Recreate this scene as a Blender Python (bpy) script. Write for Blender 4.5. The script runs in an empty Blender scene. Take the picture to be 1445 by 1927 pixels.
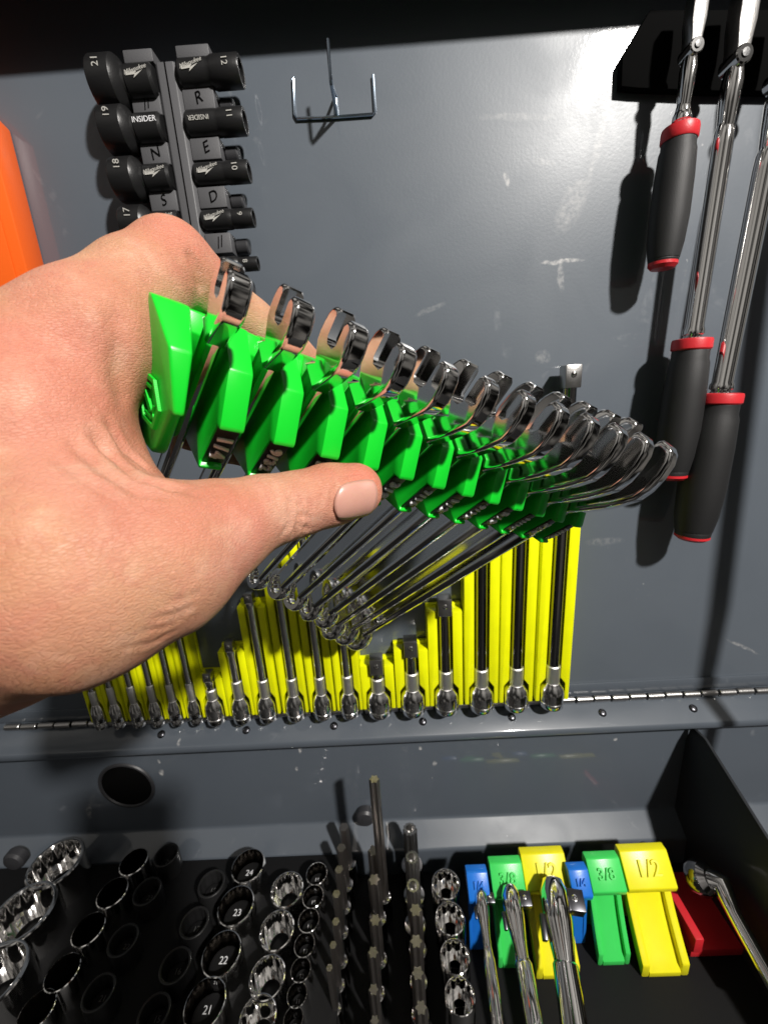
import bpy, bmesh, math, random
import numpy as np
from mathutils import Matrix, Vector
random.seed(4)
S = bpy.context.scene
COL = S.collection
V = Vector
# ------------------------------------------------------------------ camera, light, exposure
F = 780.0; D = 0.37; W0, H0 = 1445.0, 1927.0
dn = np.array([172, 2737, F]); dn /= np.linalg.norm(dn)          # world down in camera axes (x right, y down, z forward)
ex = np.array([1, -.053, -.0165]); ex -= dn * (ex @ dn); ex /= np.linalg.norm(ex)
ey = np.cross(dn, ex)
if ey[2] < 0: ey = -ey
R = np.stack([ex, ey, -dn])                                       # camera axes -> world (x right, y into the lid, z up)
CAM = np.array([0, -D, 0.0])
cam = bpy.data.cameras.new('camera'); camo = bpy.data.objects.new('camera', cam); COL.objects.link(camo)
Mr = R @ np.diag([1, -1, -1])
camo.matrix_world = Matrix([[*Mr[0], CAM[0]], [*Mr[1], CAM[1]], [*Mr[2], CAM[2]], [0, 0, 0, 1]])
cam.sensor_fit = 'VERTICAL'; cam.sensor_height = 24; cam.sensor_width = 18; cam.lens = 24 * F / H0
cam.clip_start = .01; cam.clip_end = 50
cam.dof.use_dof = True; cam.dof.focus_distance = .19; cam.dof.aperture_fstop = 11
S.camera = camo
world = bpy.data.worlds.new('World'); S.world = world; world.use_nodes = True
world.node_tree.nodes['Background'].inputs[0].default_value = (1.0, .93, .85, 1)
world.node_tree.nodes['Background'].inputs[1].default_value = 0.125
wn, wl = world.node_tree.nodes, world.node_tree.links            # a dim room: lighter ceiling, dark floor
wtc = wn.new('ShaderNodeTexCoord'); wsx = wn.new('ShaderNodeSeparateXYZ'); wl.new(wtc.outputs['Generated'], wsx.inputs[0])
wr = wn.new('ShaderNodeValToRGB'); wmr = wn.new('ShaderNodeMapRange'); wmr.inputs[1].default_value = -1; wl.new(wsx.outputs['Z'], wmr.inputs[0]); wl.new(wmr.outputs[0], wr.inputs[0])
wr.color_ramp.elements[0].color = (.42, .38, .34, 1); wr.color_ramp.elements[1].color = (1.9, 1.8, 1.66, 1)
e_ = wr.color_ramp.elements.new(.5); e_.color = (.40, .38, .35, 1)
wno = wn.new('ShaderNodeTexNoise'); wno.inputs['Scale'].default_value = 2.6; wno.inputs['Detail'].default_value = 3; wl.new(wtc.outputs['Generated'], wno.inputs['Vector'])   # made-up light and dark patches, added for the chrome to reflect
wcr = wn.new('ShaderNodeMapRange'); wcr.inputs[1].default_value = .40; wcr.inputs[2].default_value = .66; wcr.inputs[3].default_value = .06; wcr.inputs[4].default_value = 2.6; wcr.interpolation_type = 'SMOOTHERSTEP'; wl.new(wno.outputs['Fac'], wcr.inputs[0])
wmx = wn.new('ShaderNodeVectorMath'); wmx.operation = 'SCALE'; wl.new(wr.outputs[0], wmx.inputs[0]); wl.new(wcr.outputs[0], wmx.inputs['Scale']); wl.new(wmx.outputs[0], wn['Background'].inputs[0])
def lamp(name, loc, target, power, size, color):
    l = bpy.data.lights.new(name, 'AREA'); l.shape = 'DISK'; l.size = size; l.energy = power; l.color = color
    o = bpy.data.objects.new(name, l); COL.objects.link(o); o.location = loc
    o.rotation_euler = (V(target) - V(loc)).to_track_quat('-Z', 'Y').to_euler(); return o
lamp('work_lamp', (.73, -1.15, .92), (.0, 0, -.1), 44, .085, (1, .96, .91))
S.view_settings.view_transform = 'Standard'; S.view_settings.look = 'None'; S.view_settings.exposure = 0.0; S.view_settings.gamma = 1
S.cycles.max_bounces = 10; S.cycles.caustics_reflective = False

# ------------------------------------------------------------------ measuring helpers (photo point -> place on a real plane)
def ray(px, py): return R @ np.array([(px - W0/2) / F, (py - H0/2) / F, 1.0])
def onY(px, py, y=0.0): r = ray(px, py); return V(CAM + r * ((y - CAM[1]) / r[1]))
def onZ(px, py, z): r = ray(px, py); return V(CAM + r * ((z - CAM[2]) / r[2]))
def onX(px, py, x): r = ray(px, py); return V(CAM + r * ((x - CAM[0]) / r[0]))
def at(px, py, dep): return V(CAM + ray(px, py) * dep)

# ------------------------------------------------------------------ materials
def nodes(name):
    m = bpy.data.materials.new(name); m.use_nodes = True
    return m, m.node_tree.nodes, m.node_tree.links, m.node_tree.nodes['Principled BSDF']
def mat(name, col, rough=.5, metal=0., bump=0., bscale=200., var=0., vscale=20., coat=0., rvar=0., spec=.5, sss=0., aniso=False):
    m, n, l, b = nodes(name)
    b.inputs['Base Color'].default_value = (*col, 1); b.inputs['Roughness'].default_value = rough; b.inputs['Metallic'].default_value = metal
    b.inputs['Coat Weight'].default_value = coat; b.inputs['Coat Roughness'].default_value = .08; b.inputs['Specular IOR Level'].default_value = spec
    if sss: b.inputs['Subsurface Weight'].default_value = sss; b.inputs['Subsurface Scale'].default_value = .002; b.inputs['Subsurface Radius'].default_value = (.6, 1, .4)
    tc = n.new('ShaderNodeTexCoord')
    if var or rvar:
        t = n.new('ShaderNodeTexNoise'); t.inputs['Scale'].default_value = vscale; t.inputs['Detail'].default_value = 6; l.new(tc.outputs['Object'], t.inputs['Vector'])
        if var:
            mx = n.new('ShaderNodeMix'); mx.data_type = 'RGBA'; l.new(t.outputs['Fac'], mx.inputs[0])
            mx.inputs[6].default_value = (*[c * (1 - var) for c in col], 1); mx.inputs[7].default_value = (*[min(1, c * (1 + var)) for c in col], 1)
            l.new(mx.outputs[2], b.inputs['Base Color'])
        if rvar:
            mr = n.new('ShaderNodeMapRange'); l.new(t.outputs['Fac'], mr.inputs[0]); mr.inputs[1].default_value = .3; mr.inputs[2].default_value = .7
            mr.inputs[3].default_value = max(.02, rough - rvar); mr.inputs[4].default_value = rough + rvar; l.new(mr.outputs[0], b.inputs['Roughness'])
    if bump:
        t2 = n.new('ShaderNodeTexNoise'); t2.inputs['Scale'].default_value = bscale; t2.inputs['Detail'].default_value = 3; l.new(tc.outputs['Object'], t2.inputs['Vector'])
        bp = n.new('ShaderNodeBump'); bp.inputs['Strength'].default_value = 1; bp.inputs['Distance'].default_value = bump; l.new(t2.outputs['Fac'], bp.inputs['Height']); l.new(bp.outputs[0], b.inputs['Normal'])
    return m
def panel_mat(name, col, scratch=True, marks=(), peel=.00006):
    m, n, l, b = nodes(name); tc = n.new('ShaderNodeTexCoord')
    def noise(s, d=4, dist=0.):
        t = n.new('ShaderNodeTexNoise'); t.inputs['Scale'].default_value = s; t.inputs['Detail'].default_value = d; t.inputs['Distortion'].default_value = dist; l.new(tc.outputs['Object'], t.inputs['Vector']); return t
    def rng(src, a, c, lo, hi):
        r = n.new('ShaderNodeMapRange'); l.new(src, r.inputs[0])
        for k, v in zip((1, 2, 3, 4), (a, c, lo, hi)): r.inputs[k].default_value = v
        return r.outputs[0]
    base = n.new('ShaderNodeMix'); base.data_type = 'RGBA'; l.new(noise(9).outputs['Fac'], base.inputs[0])
    base.inputs[6].default_value = (*[c * .88 for c in col], 1); base.inputs[7].default_value = (*[c * 1.1 for c in col], 1)
    out = base.outputs[2]
    if scratch:   # scuffs and rubbed patches of the paint
        s1 = rng(noise(16, 8, 1.5).outputs['Fac'], .66, .78, 0, .22)
        s2 = n.new('ShaderNodeMath'); s2.operation = 'MULTIPLY'; l.new(s1, s2.inputs[0]); l.new(rng(noise(120, 4).outputs['Fac'], .45, .62, 0, 1), s2.inputs[1])
        mx = n.new('ShaderNodeMix'); mx.data_type = 'RGBA'; l.new(s2.outputs[0], mx.inputs[0]); l.new(out, mx.inputs[6]); mx.inputs[7].default_value = (.42, .43, .44, 1); out = mx.outputs[2]
        for cx, cz, rx_, rz_, ang, amt in marks:      # rubbed patches and scratches with a shape of their own
            mp = n.new('ShaderNodeMapping'); mp.vector_type = 'TEXTURE'; mp.inputs['Location'].default_value = (cx, 0, cz); mp.inputs['Rotation'].default_value = (0, ang, 0); mp.inputs['Scale'].default_value = (rx_, 1e3, rz_)
            ad = n.new('ShaderNodeMix'); ad.data_type = 'VECTOR'; ad.inputs[0].default_value = .006; l.new(tc.outputs['Object'], ad.inputs[4]); l.new(noise(70, 4).outputs['Color'], ad.inputs[5]); l.new(ad.outputs[1], mp.inputs['Vector'])
            ln = n.new('ShaderNodeVectorMath'); ln.operation = 'LENGTH'; l.new(mp.outputs[0], ln.inputs[0])
            mm = n.new('ShaderNodeMath'); mm.operation = 'MULTIPLY'; l.new(rng(ln.outputs['Value'], .55, 1.0, amt, 0), mm.inputs[0]); l.new(rng(noise(260, 5).outputs['Fac'], .40, .62, .15, 1), mm.inputs[1])
            mx = n.new('ShaderNodeMix'); mx.data_type = 'RGBA'; l.new(mm.outputs[0], mx.inputs[0]); l.new(out, mx.inputs[6]); mx.inputs[7].default_value = (.50, .49, .48, 1); out = mx.outputs[2]
        vo = n.new('ShaderNodeTexVoronoi'); vo.inputs['Scale'].default_value = 28; vo.inputs['Randomness'].default_value = 1; l.new(tc.outputs['Object'], vo.inputs['Vector'])
        mx2 = n.new('ShaderNodeMix'); mx2.data_type = 'RGBA'; l.new(rng(vo.outputs['Distance'], .0, .028, .6, 0), mx2.inputs[0]); l.new(out, mx2.inputs[6]); mx2.inputs[7].default_value = (.5, .5, .5, 1); out = mx2.outputs[2]
    l.new(out, b.inputs['Base Color'])
    l.new(rng(noise(12, 8, .8).outputs['Fac'], .35, .75, .34, .48), b.inputs['Roughness'])
    t2 = noise(420, 2); bp = n.new('ShaderNodeBump'); bp.inputs['Distance'].default_value = peel; bp.inputs['Strength'].default_value = .6; l.new(t2.outputs['Fac'], bp.inputs['Height']); l.new(bp.outputs[0], b.inputs['Normal'])
    b.inputs['Specular IOR Level'].default_value = .42; b.inputs['Coat Weight'].default_value = .85; b.inputs['Coat Roughness'].default_value = .06; l.new(bp.outputs[0], b.inputs['Coat Normal'])
    return m
def mk(px, py, a, b, ang, amt, y=0.): p = onY(px, py, y); k = .37 / F / 1.02; return (p.x, p.z, a * k, b * k, math.radians(ang), amt)
PM = [mk(1082, 378, 22, 50, 28, .28), mk(1130, 265, 8, 60, 12, .25), mk(1062, 485, 42, 4, 0, .8), mk(1060, 512, 6, 30, -8, .35), mk(980, 214, 75, 6, 2, .18), mk(1026, 665, 15, 15, 0, .25), mk(1140, 1012, 45, 10, 0, .15), mk(1400, 1210, 50, 4, 28, .4),
      mk(960, 330, 5, 12, -20, .7), mk(1030, 300, 20, 5, 10, .2), mk(815, 575, 30, 6, -15, .2)]
WM = [mk(311, 1446, 6, 12, 10, .9, -.013), mk(306, 1425, 4, 8, 0, .8, -.013), mk(346, 1396, 6, 5, 0, .8, -.013), mk(350, 1378, 4, 5, 0, .7, -.013), mk(570, 1402, 5, 14, 5, .8, -.013), mk(563, 1440, 5, 8, 0, .7, -.013), mk(512, 1402, 4, 8, 0, .6, -.013), mk(795, 1400, 5, 7, 0, .7, -.013), mk(822, 1430, 5, 8, 0, .5, -.013), mk(1160, 1384, 5, 5, 0, .8, -.013), mk(175, 1520, 8, 26, 12, .4, -.013)]
M = dict(
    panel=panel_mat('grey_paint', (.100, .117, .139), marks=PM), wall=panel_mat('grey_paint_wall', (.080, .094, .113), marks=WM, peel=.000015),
    chrome=mat('chrome', (.80, .79, .78), .075, 1), barchrome=mat('bar_chrome', (.82, .81, .80), .17, 1, rvar=.05, vscale=150), dchrome=mat('dark_chrome', (.34, .33, .33), .13, 1, rvar=.05, vscale=90),
    knurl=mat('knurled_steel', (.80, .79, .78), .42, 1, bump=.0004, bscale=1500), satin=mat('satin_steel', (.50, .49, .48), .30, 1, bump=.0001, bscale=900),
    bit=mat('bit_steel', (.36, .33, .31), .36, 1, bump=.0001, bscale=900), black=mat('black_oxide', (.012, .012, .0125), .36, 0, bump=.00008, bscale=900, spec=.45),
    plastic=mat('black_plastic', (.030, .030, .033), .42, bump=.00008, bscale=1400), rail=mat('grey_black_plastic', (.085, .085, .090), .5, bump=.0001, bscale=1500),
    rubber=mat('black_rubber', (.009, .009, .0095), .58, bump=.00012, bscale=1600), red=mat('red_plastic', (.56, .020, .028), .42, bump=.0001, bscale=900),
    foam=mat('black_foam', (.006, .006, .0065), .65, bump=.00007, bscale=900, spec=.2), white=mat('white_print', (.72, .72, .74), .5), grey=mat('grey_print', (.42, .41, .38), .5),
    lettering=mat('white_raised_plastic', (.92, .91, .93), .38), orange=mat('orange_plastic', (.90, .13, .012), .38, bump=.0001, bscale=700),
    label=mat('black_label', (.010, .008, .008), .38), wire=mat('steel_wire', (.46, .55, .66), .22, 1), dark=mat('black_and_painted_shade', (.002, .002, .002), .9, spec=.05),  # near-black; also the painted shade of cable hole and lid corner
    dim=mat('dim_print', (.10, .10, .10), .5), bore=mat('dark_bore', (.10, .085, .07), .22, 1), zinc=mat('dark_zinc', (.10, .10, .11), .3, 1), gusset=mat('black_paint_and_lip_shade', (.022, .024, .027), .5, bump=.00006, bscale=500, spec=.25))
def layered(name, col, lines=2600., direction='Z', sss=.06):   # printed plastic: fine layer lines
    m, n, l, b = nodes(name); tc = n.new('ShaderNodeTexCoord'); w = n.new('ShaderNodeTexWave'); w.bands_direction = direction
    w.inputs['Scale'].default_value = lines / 20 * 9; w.inputs['Distortion'].default_value = .4; l.new(tc.outputs['Object'], w.inputs['Vector'])
    bp = n.new('ShaderNodeBump'); bp.inputs['Distance'].default_value = .00003; bp.inputs['Strength'].default_value = .4; l.new(w.outputs['Fac'], bp.inputs['Height']); l.new(bp.outputs[0], b.inputs['Normal'])
    t = n.new('ShaderNodeTexNoise'); t.inputs['Scale'].default_value = 60; t.inputs['Detail'].default_value = 5; l.new(tc.outputs['Object'], t.inputs['Vector'])
    mx = n.new('ShaderNodeMix'); mx.data_type = 'RGBA'; l.new(t.outputs['Fac'], mx.inputs[0]); mx.inputs[6].default_value = (*[c * .88 for c in col], 1); mx.inputs[7].default_value = (*[min(1, c * 1.08) for c in col], 1); l.new(mx.outputs[2], b.inputs['Base Color'])
    b.inputs['Roughness'].default_value = .30; b.inputs['Subsurface Weight'].default_value = sss; b.inputs['Subsurface Scale'].default_value = .003; b.inputs['Subsurface Radius'].default_value = (.5, 1, .4)
    return m
M['green'] = layered('green_plastic', (.008, .61, .028)); M['yellow'] = layered('yellow_plastic', (.88, .92, .003))
M['tyellow'] = layered('tray_yellow', (.80, .74, .012)); M['tgreen'] = layered('tray_green', (.05, .62, .11)); M['tblue'] = layered('tray_blue', (.012, .16, .62))
def skin_mat():
    m, n, l, b = nodes('skin'); tc = n.new('ShaderNodeTexCoord')
    def noise(s, d=5, dist=0.):
        t = n.new('ShaderNodeTexNoise'); t.inputs['Scale'].default_value = s; t.inputs['Detail'].default_value = d; t.inputs['Distortion'].default_value = dist; l.new(tc.outputs['Object'], t.inputs['Vector']); return t.outputs['Fac']
    def rng(src, a, c, lo, hi):
        r = n.new('ShaderNodeMapRange'); l.new(src, r.inputs[0])
        for k, v in zip((1, 2, 3, 4), (a, c, lo, hi)): r.inputs[k].default_value = v
        return r.outputs[0]
    def mix(fac, a, c):
        x = n.new('ShaderNodeMix'); x.data_type = 'RGBA'; l.new(fac, x.inputs[0])
        for k, v in ((6, a), (7, c)):
            if isinstance(v, tuple): x.inputs[k].default_value = (*v, 1)
            else: l.new(v, x.inputs[k])
        return x.outputs[2]
    c = mix(rng(noise(14, 4, .4), .38, .62, 0, 1), mix(rng(noise(55, 6), .35, .65, 0, 1), (.44, .232, .122), (.56, .345, .200)), mix(rng(noise(65, 6), .35, .65, 0, 1), (.47, .212, .137), (.58, .312, .220)))
    c = mix(rng(noise(24, 4, .5), .46, .62, 0, .6), c, (.56, .225, .165))
    c = mix(rng(noise(150, 6, .8), .50, .66, 0, .38), c, (.46, .185, .125)); c = mix(rng(noise(110, 5, .5), .54, .70, 0, .35), c, (.66, .44, .31)); c = mix(rng(noise(900, 2), .62, .74, 0, .30), c, (.33, .14, .09))
    at_ = n.new('ShaderNodeAttribute'); at_.attribute_name = 'blush'
    c = mix(at_.outputs['Fac'], c, (.52, .145, .095))
    l.new(c, b.inputs['Base Color'])
    b.inputs['Subsurface Weight'].default_value = .22; b.inputs['Subsurface Scale'].default_value = .0025; b.inputs['Subsurface Radius'].default_value = (1, .42, .22)
    l.new(rng(noise(160, 5), .3, .7, .50, .68), b.inputs['Roughness']); b.inputs['Specular IOR Level'].default_value = .35
    mp = n.new('ShaderNodeMapping'); mp.inputs['Scale'].default_value = (1, 1, 3.2); mp.inputs['Rotation'].default_value = (.3, .5, .3); l.new(tc.outputs['Object'], mp.inputs['Vector'])
    vo = n.new('ShaderNodeTexVoronoi'); vo.feature = 'DISTANCE_TO_EDGE'; vo.inputs['Scale'].default_value = 560; l.new(mp.outputs[0], vo.inputs['Vector'])
    bp = n.new('ShaderNodeBump'); bp.inputs['Distance'].default_value = .0002; bp.inputs['Strength'].default_value = .6; l.new(rng(vo.outputs['Distance'], 0, .16, 0, 1), bp.inputs['Height'])
    b2 = n.new('ShaderNodeBump'); b2.inputs['Distance'].default_value = .00045; b2.inputs['Strength'].default_value = .5; l.new(noise(300, 8), b2.inputs['Height']); l.new(bp.outputs[0], b2.inputs['Normal']); l.new(b2.outputs[0], b.inputs['Normal'])
    return m
M['skin'] = skin_mat()
M['nail'] = mat('nail', (.52, .275, .215), .34, 0, var=.10, vscale=90, coat=.12, sss=.25)

# ------------------------------------------------------------------ object helpers
def link(name, me, material=None, parent=None, mw=None):
    o = bpy.data.objects.new(name, me); COL.objects.link(o)
    if material is not None and not me.materials: me.materials.append(M[material] if isinstance(material, str) else material)
    if parent is not None: o.parent = parent
    if mw is not None: o.matrix_world = mw
    return o
def tag(o, label=None, cat=None, group=None, kind=None):
    for k, v in (('label', label), ('category', cat), ('group', group), ('kind', kind)):
        if v: o[k] = v
    return o
def empty(name, mw, label, cat, group=None):
    o = bpy.data.objects.new(name, None); o.empty_display_size = .005; COL.objects.link(o)
    o.matrix_world = mw if isinstance(mw, Matrix) else Matrix.Translation(V(mw)); return tag(o, label, cat, group)
def frame(o, x, y, z):
    x, y, z, o = V(x), V(y), V(z), V(o)
    return Matrix(((x.x, y.x, z.x, o.x), (x.y, y.y, z.y, o.y), (x.z, y.z, z.z, o.z), (0, 0, 0, 1)))
class MB:
    def __init__(s): s.v = []; s.f = []
    def add(s, vs, fs):
        k = len(s.v); s.v += [tuple(v) for v in vs]; s.f += [tuple(i + k for i in f) for f in fs]; return s
    def box(s, a, b):
        (x0, y0, z0), (x1, y1, z1) = a, b
        return s.add([(x0, y0, z0), (x1, y0, z0), (x1, y1, z0), (x0, y1, z0), (x0, y0, z1), (x1, y0, z1), (x1, y1, z1), (x0, y1, z1)],
                     [(0, 3, 2, 1), (4, 5, 6, 7), (0, 1, 5, 4), (1, 2, 6, 5), (2, 3, 7, 6), (3, 0, 4, 7)])
    def prism(s, poly, fn):          # poly of 2-D points, fn(u, v, k) with k 0/1 gives the two caps
        n = len(poly); vs = [fn(u, v, 0) for u, v in poly] + [fn(u, v, 1) for u, v in poly]
        return s.add(vs, [tuple(range(n))[::-1], tuple(range(n, 2 * n))] + [(i, (i + 1) % n, n + (i + 1) % n, n + i) for i in range(n)])
    def lathe(s, prof, n=24, o=(0, 0, 0), ax=(0, 0, 1), cap=True):
        ax = V(ax).normalized(); o = V(o); u = ax.orthogonal().normalized(); w = ax.cross(u); vs = []; fs = []
        for r, h in prof:
            for k in range(n):
                a = 2 * math.pi * k / n; vs.append(o + ax * h + (u * math.cos(a) + w * math.sin(a)) * r)
        for i in range(len(prof) - 1):
            for k in range(n): fs.append((i * n + k, i * n + (k + 1) % n, (i + 1) * n + (k + 1) % n, (i + 1) * n + k))
        if cap: fs += [tuple(range(n))[::-1], tuple(range((len(prof) - 1) * n, len(prof) * n))]
        return s.add(vs, fs)
    def tube(s, pts, rad, n=10, sx=1., up=None):
        pts = [V(p) for p in pts]; m = len(pts); rad = rad if isinstance(rad, (list, tuple)) else [rad] * m; vs = []; fs = []
        t0 = (pts[1] - pts[0]).normalized(); u = (V(up) if up is not None else t0.orthogonal())
        for i, p in enumerate(pts):
            t = (pts[min(i + 1, m - 1)] - pts[max(i - 1, 0)]).normalized(); u = (u - t * u.dot(t)).normalized(); w = t.cross(u)
            for k in range(n): a = 2 * math.pi * k / n; vs.append(p + u * math.cos(a) * rad[i] * sx + w * math.sin(a) * rad[i])
        for i in range(m - 1):
            for k in range(n): fs.append((i * n + k, i * n + (k + 1) % n, (i + 1) * n + (k + 1) % n, (i + 1) * n + k))
        return s.add(vs, fs + [tuple(range(n))[::-1], tuple(range((m - 1) * n, m * n))])
    def head_mesh(s, n, bev):       # wrench jaw: outer rim well rounded, jaw faces crisp
        me = bpy.data.meshes.new('open_end'); me.from_pydata([tuple(v) for v in s.v], [], s.f); bm = bmesh.new(); bm.from_mesh(me); bm.verts.ensure_lookup_table(); bmesh.ops.recalc_face_normals(bm, faces=bm.faces)
        jaw = set([0, 1, 2, n - 1, n - 2, n - 3]); es = []; e2 = []
        for e in bm.edges:
            a, b = e.verts[0].index, e.verts[1].index
            if (a < n) == (b < n): (e2 if (a % n in jaw and b % n in jaw) else es).append(e)
        bmesh.ops.bevel(bm, geom=es, offset=bev, segments=4, affect='EDGES', clamp_overlap=True, profile=.5)
        bm.to_mesh(me); bm.free(); me.shade_smooth(); me.set_sharp_from_angle(angle=math.radians(42)); return me
    def mesh(s, name, smooth=35, bevel=0, seg=2):
        me = bpy.data.meshes.new(name); me.from_pydata([tuple(v) for v in s.v], [], s.f)
        bm = bmesh.new(); bm.from_mesh(me); bmesh.ops.recalc_face_normals(bm, faces=bm.faces)
        if bevel:
            es = [e for e in bm.edges if len(e.link_faces) == 2 and e.calc_face_angle(0) > math.radians(28)]
            bmesh.ops.bevel(bm, geom=es, offset=bevel, segments=seg, affect='EDGES', clamp_overlap=True, profile=.5)
        bm.to_mesh(me); bm.free()
        if smooth:
            me.shade_smooth(); me.set_sharp_from_angle(angle=math.radians(smooth))
        return me
def text_mesh(txt, size, depth=.0004, bevel=0., shear=0., align='CENTER', spacing=1.):
    c = bpy.data.curves.new('lettering', 'FONT'); c.body = txt; c.size = size; c.extrude = depth; c.bevel_depth = bevel; c.bevel_resolution = 2; c.shear = shear
    c.align_x = align; c.align_y = 'CENTER'; c.resolution_u = 3; c.space_character = spacing
    o = bpy.data.objects.new('lettering', c); COL.objects.link(o); bpy.context.view_layer.update()
    me = bpy.data.meshes.new_from_object(o.evaluated_get(bpy.context.evaluated_depsgraph_get())); bpy.data.objects.remove(o); me.materials.clear(); return me
_tc = {}
def lettering(txt, size, material, parent, mw_local, depth=.0003, bevel=0., shear=0., name='lettering', spacing=1.):
    k = (txt, size, depth, bevel, shear, material, spacing)
    if k not in _tc: _tc[k] = text_mesh(txt, size, depth, bevel, shear, spacing=spacing)
    o = link(name, _tc[k], material, parent); o.matrix_local = mw_local; return o
ORD = ['nearest the wall', 'second from the wall', 'third from the wall', 'fourth from the wall', 'fifth from the wall', 'sixth from the wall', 'seventh from the wall', 'eighth from the wall']
NTH = ['first', 'second', 'third', 'fourth', 'fifth', 'sixth']

# ------------------------------------------------------------------ the setting: lid, hinge rim, box back wall, tray floor
YW = -.013; ZH = -.318; ZS = -.464; ZF = -.515; YB = -.036
def struct(name, mb, material, **k): return tag(link(name, mb.mesh(name, **k), material), kind='structure')
struct('lid_panel', MB().box((-.75, 0, -.335), (.6, .003, .30)), 'panel')
struct('lid_lip', MB().prism([(-.0005, .300), (-.0005, .2765), (-.045, .2765), (-.045, .262), (-.048, .262), (-.048, .300)], lambda u, v, k: (-.75 + 1.35 * k, u, v)), 'gusset', bevel=.0012)  # black colour here paints in the shade of the lip's unlit underside
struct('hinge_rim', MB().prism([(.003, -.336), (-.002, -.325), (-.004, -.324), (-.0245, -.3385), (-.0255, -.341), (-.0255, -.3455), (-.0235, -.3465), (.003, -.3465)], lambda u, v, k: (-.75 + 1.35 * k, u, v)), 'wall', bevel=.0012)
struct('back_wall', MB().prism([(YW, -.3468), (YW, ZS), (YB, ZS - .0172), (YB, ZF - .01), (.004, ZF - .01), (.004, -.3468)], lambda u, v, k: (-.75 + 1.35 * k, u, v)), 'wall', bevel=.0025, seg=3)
struct('tray_floor', MB().box((-.75, -.45, ZF - .012), (.6, YB - .0005, ZF)), 'foam')
struct('foam_insert', MB().box((-.75, -.45, ZF + .0005), (-.067, YB - .002, -.478)), 'foam', bevel=.001)
XS = .297
sw = MB().prism([(YW - .0002, -.372), (YW - .004, -.350), (YW - .022, -.348), (-.20, -.408), (-.40, -.470), (-.40, ZF), (YB - .0006, ZF + .0005), (YB - .0006, ZS - .0172), (YW - .0004, ZS)], lambda u, v, k: (XS + .003 * k, u, v))
struct('side_wall', sw, 'gusset', bevel=.0008)
# hinge: one thing, its knuckles and screws are parts
hinge = empty('piano_hinge', (0, 0, ZH), 'long grey piano hinge with knuckles and dark screws along the lid bottom', 'hinge')
kn = MB().lathe([(.0029, -.0082), (.0034, -.0076), (.0034, .0076), (.0029, .0082)], 14, ax=(1, 0, 0)).mesh('knuckle')
for k in range(44):
    o = link('knuckle', kn, 'satin', hinge); o.location = (-.42 + k * .0185, -.0042 - .0006 * (k % 2), -.0028)
o = link('leaf', MB().box((-.75, -.0022, .001), (.6, -.0004, .014)).mesh('leaf', bevel=.0004), 'wall', hinge)
scr = MB().lathe([(.0001, .0016), (.0022, .0016), (.0036, .0008), (.0040, 0), (.0040, -.001)], 14, ax=(0, -.55, .83)).lathe([(.0013, .0018), (.0013, .0012)], 6, ax=(0, -.55, .83)).mesh('screw')
for px in (300, 461, 627, 795, 963, 1134, 1305):
    p = onY(px, 1367 - (px - 300) * .041, -.014); o = link('screw', scr, 'zinc', hinge); o.matrix_world = Matrix.Translation((p.x, -.014, -.3305))
# cable hole with rim and rubber feet
p = onY(240, 1477, YW)
g = empty('cable_grommet', p, 'round black cable hole in the back wall under the hand', 'grommet')
link('rim', MB().lathe([(.0275, 0), (.030, .0), (.0312, .0012), (.030, .0026), (.028, .0026), (.0272, .001)], 40, ax=(0, -1, 0), cap=False).mesh('rim'), 'plastic', g)
link('painted_hole_shade', MB().lathe([(.0276, .0004), (.0274, .0010)], 40, ax=(0, -1, 0)).mesh('painted_hole_shade'), 'dark', g)  # flat disc on the solid wall, the hole's shade put into its colour
for px, py, y, r, lab in ((688, 1527, YW, .0105, 'round black rubber stopper on the wall behind the tall star bit'), (38, 1606, YB, .011, 'round black rubber stopper at the far left of the wall'), (1208, 1588, YB, .0042, 'small shiny black bolt on the ledge above the yellow holder')):
    p = onY(px, py, y)
    o = link('rubber_stopper' if r > .005 else 'bolt', MB().lathe([(r * .9, 0), (r, .001), (r, .008), (r * .8, .0105), (r * .3, .0115)], 24, ax=(0, -1, 0)).mesh('rubber_stopper'), 'plastic'); o.location = p
    tag(o, lab, 'stopper' if r > .005 else 'bolt')

# ------------------------------------------------------------------ orange bin at the left edge
p0, p1 = onY(88, 545, 0), onY(24, 262, 0)
ob = empty('orange_bin', (-.306, 0, .10), 'bright orange plastic bin corner at the left edge of the lid', 'bin')
def bin_poly(d): return [(-.052, .150 - d), (.030 - d, .118 - d), (.043 - d, .102), (.043 - d, -.024 + d), (-.052, -.024 + d)]
link('body', MB().prism(bin_poly(0), lambda u, v, k: (u, -.0004 - .020 * k, v)).mesh('body', bevel=.0012), 'orange', ob)
link('front_panel', MB().prism(bin_poly(.0085), lambda u, v, k: (u, -.0206 - .0016 * k, v)).mesh('front_panel', bevel=.0006), 'orange', ob)

# ------------------------------------------------------------------ wire hook
h = empty('wire_hook', onY(632, 218), 'bent steel wire hook with upright prong on the bare grey panel', 'hook')
o_ = V(onY(632, 218)); yb = -.0016
def rel(px, py, y): return V(onY(px, py, y)) - o_
link('base_wire', MB().tube([rel(552, 148, yb), rel(555, 215, yb), rel(559, 223, yb), rel(630, 220, yb), rel(701, 215, yb), rel(706, 209, yb), rel(702, 141, yb)], .0010, 8).mesh('base_wire'), 'wire', h)
c0 = rel(634, 216, -.002); c1 = c0 + V((-.0006, -.026, .003)); c2 = c1 + V((0, -.002, .022))
link('prong', MB().tube([c0, c0.lerp(c1, .5), c1, c1 + V((0, -.0015, .003)), c2], .0012, 8).mesh('prong'), 'wire', h)
c3 = rel(636, 190, -.002)
link('brace', MB().tube([rel(634, 216, -.0016), rel(632, 178, -.0016), c1.lerp(c3, .45), c1], .0011, 8).mesh('brace'), 'wire', h)

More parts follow.
